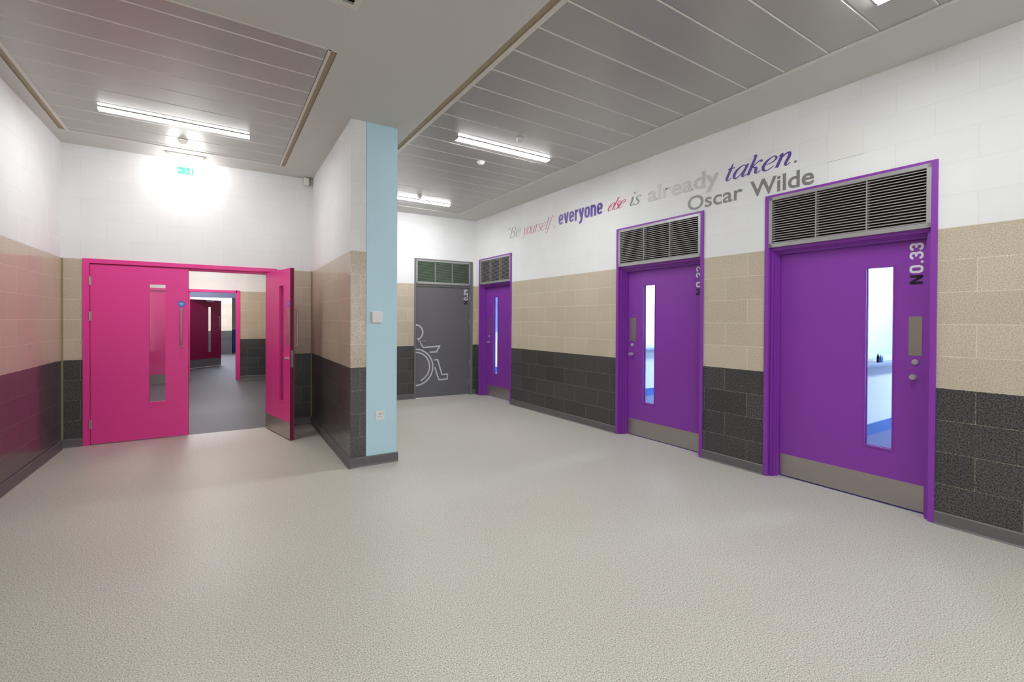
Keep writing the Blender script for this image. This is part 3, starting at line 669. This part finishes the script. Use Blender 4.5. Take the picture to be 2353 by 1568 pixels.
for x0, y0, lb in ((8.5, -.1, 'first room, with the bottles on its sill'), (8.5, 4.0, 'middle room with a glazed screen on both sides'), (8.5, 8.3, 'last room, with the blue notice board')):
    plain_light('ceiling_light', x0, x0+1.2, y0, y0+.6, ZR-.001, M_DAY, 'added cool light panel in place of daylight in the '+lb)  # unseen panels, added to give these rooms their daylight

# ================================================================ fittings in the hall
def batten(x0, x1, y, label, lamp=None):
    root = empty('ceiling_light', Matrix.Translation(((x0+x1)/2, y, ZC+.003)), label=label, cat='ceiling light', group='fluorescent strip lights in the planked ceiling')
    h = (x1-x0)/2
    link('housing', bx((-h-.006, h+.006, -.052, .052, -.007, 0), bev=.002), M_PLASTIC, root)
    bm = bmesh.new(); n = 10; rings = []
    for x in (-h, h):
        rings.append([bm.verts.new((x, -.045*math.cos(math.pi*i/n), -.0075-.012*math.sin(math.pi*i/n))) for i in range(n+1)])
    for i in range(n): bm.faces.new((rings[0][i], rings[0][i+1], rings[1][i+1], rings[1][i]))
    bm.faces.new((rings[0][n], rings[0][0], rings[1][0], rings[1][n])); bm.faces.new(rings[0]); bm.faces.new(rings[1][::-1])
    bmesh.ops.recalc_face_normals(bm, faces=bm.faces[:])
    link('diffuser', bm, lamp or M_TUBE, root)
    link('end_cap', bx((-h-.008, -h, -.046, .046, -.021, -.007), bev=.002), M_PLASTIC, root); link('end_cap', bx((h, h+.008, -.046, .046, -.021, -.007), bev=.002), M_PLASTIC, root)
batten(-.888, .312, 5.58, 'lit strip light in the left planked bay in front of the pink doors', M_TUBEL)
batten(2.156, 3.357, 4.405, 'lit strip light above the middle of the right planked bay')
batten(2.10, 3.308, 7.03, 'lit strip light farthest away, half hidden by the blue column')
batten(2.16, 3.36, 1.107, 'lit strip light at the top edge of the picture above door NO.33')
batten(2.16, 3.36, -2.2, 'added lit strip light in the right planked bay behind the viewer')  # this and the next two: unseen, added to brighten the near surfaces
batten(-.9, .3, -.05, 'added lit strip light in the left planked bay above the viewer')
batten(-.9, .3, -2.6, 'added lit strip light in the left planked bay behind the viewer')

def detector(x, y, r, label, name='smoke_detector', cat='smoke detector', z=ZC+.003):
    root = empty(name, Matrix.Translation((x, y, z)), label=label, cat=cat)
    bm = bmesh.new(); cyl(bm, (0, 0, 0), (0, 0, -1), r, .012, 32); link('base', bm, M_PLASTIC, root, smooth=True)
    bm = bmesh.new(); cyl(bm, (0, 0, -.012), (0, 0, -1), r*.86, .022, 32, r*.6); cyl(bm, (0, 0, -.034), (0, 0, -1), r*.35, .006, 24); link('sensing_head', bm, M_CREAM, root, smooth=True)
detector(2.725, 4.90, .05, 'white round smoke detector between two strip lights on the right bay')
detector(2.715, 4.05, .035, 'small grey ceiling sensor on the near side of the middle strip light', 'ceiling_sensor', 'sensor')
detector(2.689, 6.78, .035, 'small ceiling sensor beside the farthest strip light', 'ceiling_sensor', 'sensor')
detector(-.285, 6.10, .048, 'white smoke detector in the left bay near the glowing exit sign')

# ceiling air grille at the top edge
cx, cy = (VENT[0]+VENT[1])/2, (VENT[2]+VENT[3])/2
root = empty('ceiling_grille', Matrix.Translation((cx, cy, ZC)), label='square air grille in the plasterboard ceiling at the top edge of the picture', cat='air grille')
a = (VENT[1]-VENT[0])/2; b = (VENT[3]-VENT[2])/2; e = .024
link('grille_frame', slab([-a-e, a+e], [-b-e, b+e], [(-a+.012, a-.012, -b+.012, b-.012)], .008, 'xy', -.010), M_TRIM, root)
bm = bmesh.new(); k = 7
for i in range(1, k):
    x = -a+2*a*i/k; box(bm, x-.004, x+.004, -b+.012, b-.012, -.006, .03)
box(bm, a-.10, a-.085, -b+.012, b-.012, -.008, .03)
link('grille_bars', bm, M_CREAM, root)
link('grille_core', bx((-a, a, -b, b, .032, .036)), M_GROOVE, root)

# glowing exit luminaire above the pink doors
root = empty('exit_sign', Matrix.Translation((-.278, 6.60, ZC)), label='glowing green and white exit sign light hanging above the pink double doors', cat='exit sign')
link('housing', bx((-.185, .185, -.045, .045, -.040, 0), bev=.008), M_PLASTIC, root)
bm = bmesh.new(); n = 20
P = [(.17*math.cos(math.pi*i/n), -.041-.205*math.sin(math.pi*i/n)**.7) for i in range(n+1)]
A = [bm.verts.new((x, -.035, z)) for x, z in P]; B = [bm.verts.new((x, .035, z)) for x, z in P]
bm.faces.new(A); bm.faces.new(B[::-1])
for i in range(n+1):
    j = (i+1) % (n+1); bm.faces.new((A[j], A[i], B[i], B[j]))
bmesh.ops.recalc_face_normals(bm, faces=bm.faces[:])
link('diffuser', bm, M_EXIT, root)
lg = link('legend_panel', bx((-.078, .078, -.0385, -.0358, -.240, -.158)), M_GREEN, root)
bm = bmesh.new(); yy = -.0395     # running figure, arrow and doorway
for Pp in ([(.000, -.118, .010), (.010, -.140, .012)], [(.010, -.140, .008), (-.006, -.152, .008), (-.016, -.166, .007)], [(.010, -.140, .008), (.024, -.150, .008), (.026, -.168, .007)], [(.002, -.122, .006), (.022, -.128, .005)], [(.002, -.122, .006), (-.014, -.134, .005)]): ribbon(bm, Pp, yy)
cyl(bm, (.0, yy+.0006, -.108), (0, -1, 0), .006, .0006, 12)
ribbon(bm, [(.040, -.100, .024), (.062, -.100, .024)], yy); ribbon(bm, [(.051, -.112, .022), (.051, -.170, .022)], yy)
ribbon(bm, [(-.030, -.135, .009), (-.060, -.135, .009)], yy); ribbon(bm, [(-.052, -.122, .006), (-.068, -.135, .006), (-.052, -.148, .006)], yy)
bmesh.ops.translate(bm, verts=bm.verts[:], vec=(0, 0, -.065))
link('running_figure', bm, M_GREENW, lg)

# corner motion sensor
root = empty('motion_sensor', Matrix.Translation((1.055, 6.735, ZC-.055)), label='small white motion sensor high in the corner above the open pink leaf', cat='motion sensor')
link('body', bx((-.035, .028, -.03, .03, -.05, .05), bev=.012), M_PLASTIC, root)
link('bracket', bx((.028, .058, -.01, .02, -.045, .045), bev=.003), M_GROOVE, root)

# fittings on the blue column
root = empty('wall_controller', ME @ Matrix.Translation((.142, -.004, 1.448)), label='square white wall control unit high on the pale blue column', cat='wall control')
link('back_plate', bx((-.056, .048, -.008, 0, -.060, .056), bev=.002), M_CREAM, root)
link('cover', bx((-.046, .052, -.045, -.0082, -.050, .058), bev=.006), M_PLASTIC, root)
root = empty('power_socket', ME @ Matrix.Translation((.182, -.004, .478)), label='white electrical socket low on the pale blue column', cat='socket')
link('face_plate', bx((-.046, .046, -.010, 0, -.046, .046), bev=.003), M_PLASTIC, root)
for q in ((-.004, .004, .010, .022), (-.018, -.008, -.014, -.010), (.008, .018, -.014, -.010)): link('pin_hole', bx((q[0], q[1], -.0112, -.0101, q[2], q[3])), M_GAP, root)
link('rocker_switch', bx((.022, .034, -.0135, -.0101, .010, .028), bev=.001), M_CREAM, root)
for q in (-.037, .037): link('fixing_screw', bx((q-.003, q+.003, -.0115, -.0101, -.003, .003)), M_CHROME, root)

# wall lettering
root = empty('wall_lettering', MR @ Matrix.Translation((0, 0, 0)), label='large multi-coloured quotation in cut vinyl lettering high on the right wall', cat='wall lettering')
def film(name, c, r=.42):
    f = mat(name, srgb(*c), r, noise=.02, spec=.5, coat=.4); f.node_tree.nodes['Principled BSDF'].inputs['Coat Roughness'].default_value = .45; return f
V_GREY = film('mid_grey_film', (132, 130, 130)); V_LG = film('light_grey_film', (196, 191, 189)); V_MAG = film('magenta_film', (205, 60, 110)); V_VIO = film('violet_film', (98, 72, 160)); V_GR2 = film('warm_grey_film', (135, 140, 138))
def word(bm, mt, x0, x1, z0, z1, lab):
    fit(bm, x0, x1, z0, z1); setdepth(bm, -.0022); bmesh.ops.recalc_face_normals(bm, faces=bm.faces[:])
    o = link('word', bm, mt, root); o['label'] = lab
HV = {   # heavy condensed lower case, x-height 1
 'e': (.60, [[(.47,.24),(.42,.14),(.30,.11),(.18,.14),(.12,.28),(.12,.72),(.18,.86),(.30,.89),(.42,.86),(.48,.72),(.48,.54)], [(.12,.50),(.54,.50)]]),
 'v': (.58, [[(.10,1),(.29,.04)], [(.48,1),(.29,.04)]]),
 'r': (.42, [[(.12,0),(.12,1)], [(.14,.74),(.22,.86),(.40,.88)]]),
 'y': (.58, [[(.10,1),(.31,.10)], [(.48,1),(.28,-.10),(.20,-.22),(.04,-.24)]]),
 'o': (.60, [[(.12,.5),(.12,.72),(.18,.86),(.30,.89),(.42,.86),(.48,.72),(.48,.28),(.42,.14),(.30,.11),(.18,.14),(.12,.28),(.12,.5)]]),
 'n': (.60, [[(.12,0),(.12,1)], [(.13,.76),(.24,.88),(.36,.88),(.47,.76),(.48,.60),(.48,0)]]),
}
def heavy(text, st=.225):
    bm = bmesh.new(); x = 0
    for ch in text:
        adv, strokes = HV[ch]
        for P in strokes: ribbon(bm, [(x+a, b, st*(.8 if abs(b-.5) > .3 and ch in 'eo' else 1)) for a, b in P], 0)
        x += adv + .045
    return bm
word(write('"Be', .62), V_GR2, -2.69, -2.315, 2.833, 3.018, 'thin grey italic word')
word(write('yourself', .62, .30), V_MAG, -2.290, -1.455, 2.770, 3.012, 'thin pink italic word')
word(write(',', .8), V_GR2, -1.452, -1.425, 2.805, 2.850, 'grey comma')
word(heavy('everyone'), V_VIO, -1.335, -.430, 2.778, 2.995, 'heavy condensed violet word')
word(write('else', 1.15, .55, -.06), V_MAG, -.338, -.030, 2.843, 2.990, 'pink script word')
word(write('is', 1.1, .26), V_GR2, .035, .215, 2.832, 2.990, 'grey italic word')
word(type_bm('already', .018, 1.0), V_LG, .312, 1.214, 2.765, 2.998, 'heavy pale grey word')
word(write('taken', 1.25, .26), V_VIO, 1.282, 1.903, 2.822, 3.006, 'violet italic word')
bm = bmesh.new(); cyl(bm, (0, 0, 0), (0, -1, 0), .0115, .001, 16); bmesh.ops.translate(bm, verts=bm.verts[:], vec=(1.937, -.0015, 2.838)); o = link('full_stop', bm, V_GREY, root)
word(type_bm('Oscar', .012, 1.0), V_GREY, .852, 1.460, 2.612, 2.764, 'grey rounded word of the lower line, left')
word(type_bm('Wilde', .018, 1.0), V_GREY, 1.535, 2.087, 2.607, 2.758, 'grey rounded word of the lower line, right')

# blank white sheet above door NO.33
root = empty('wall_sheet', MR @ Matrix.Translation((2.317, 0, 2.882)), label='blank square white sheet on the right wall above door NO.33', cat='sheet')
link('sheet', bx((-.127, .127, -.007, -.0005, -.124, .124)), M_PLASTIC, root)
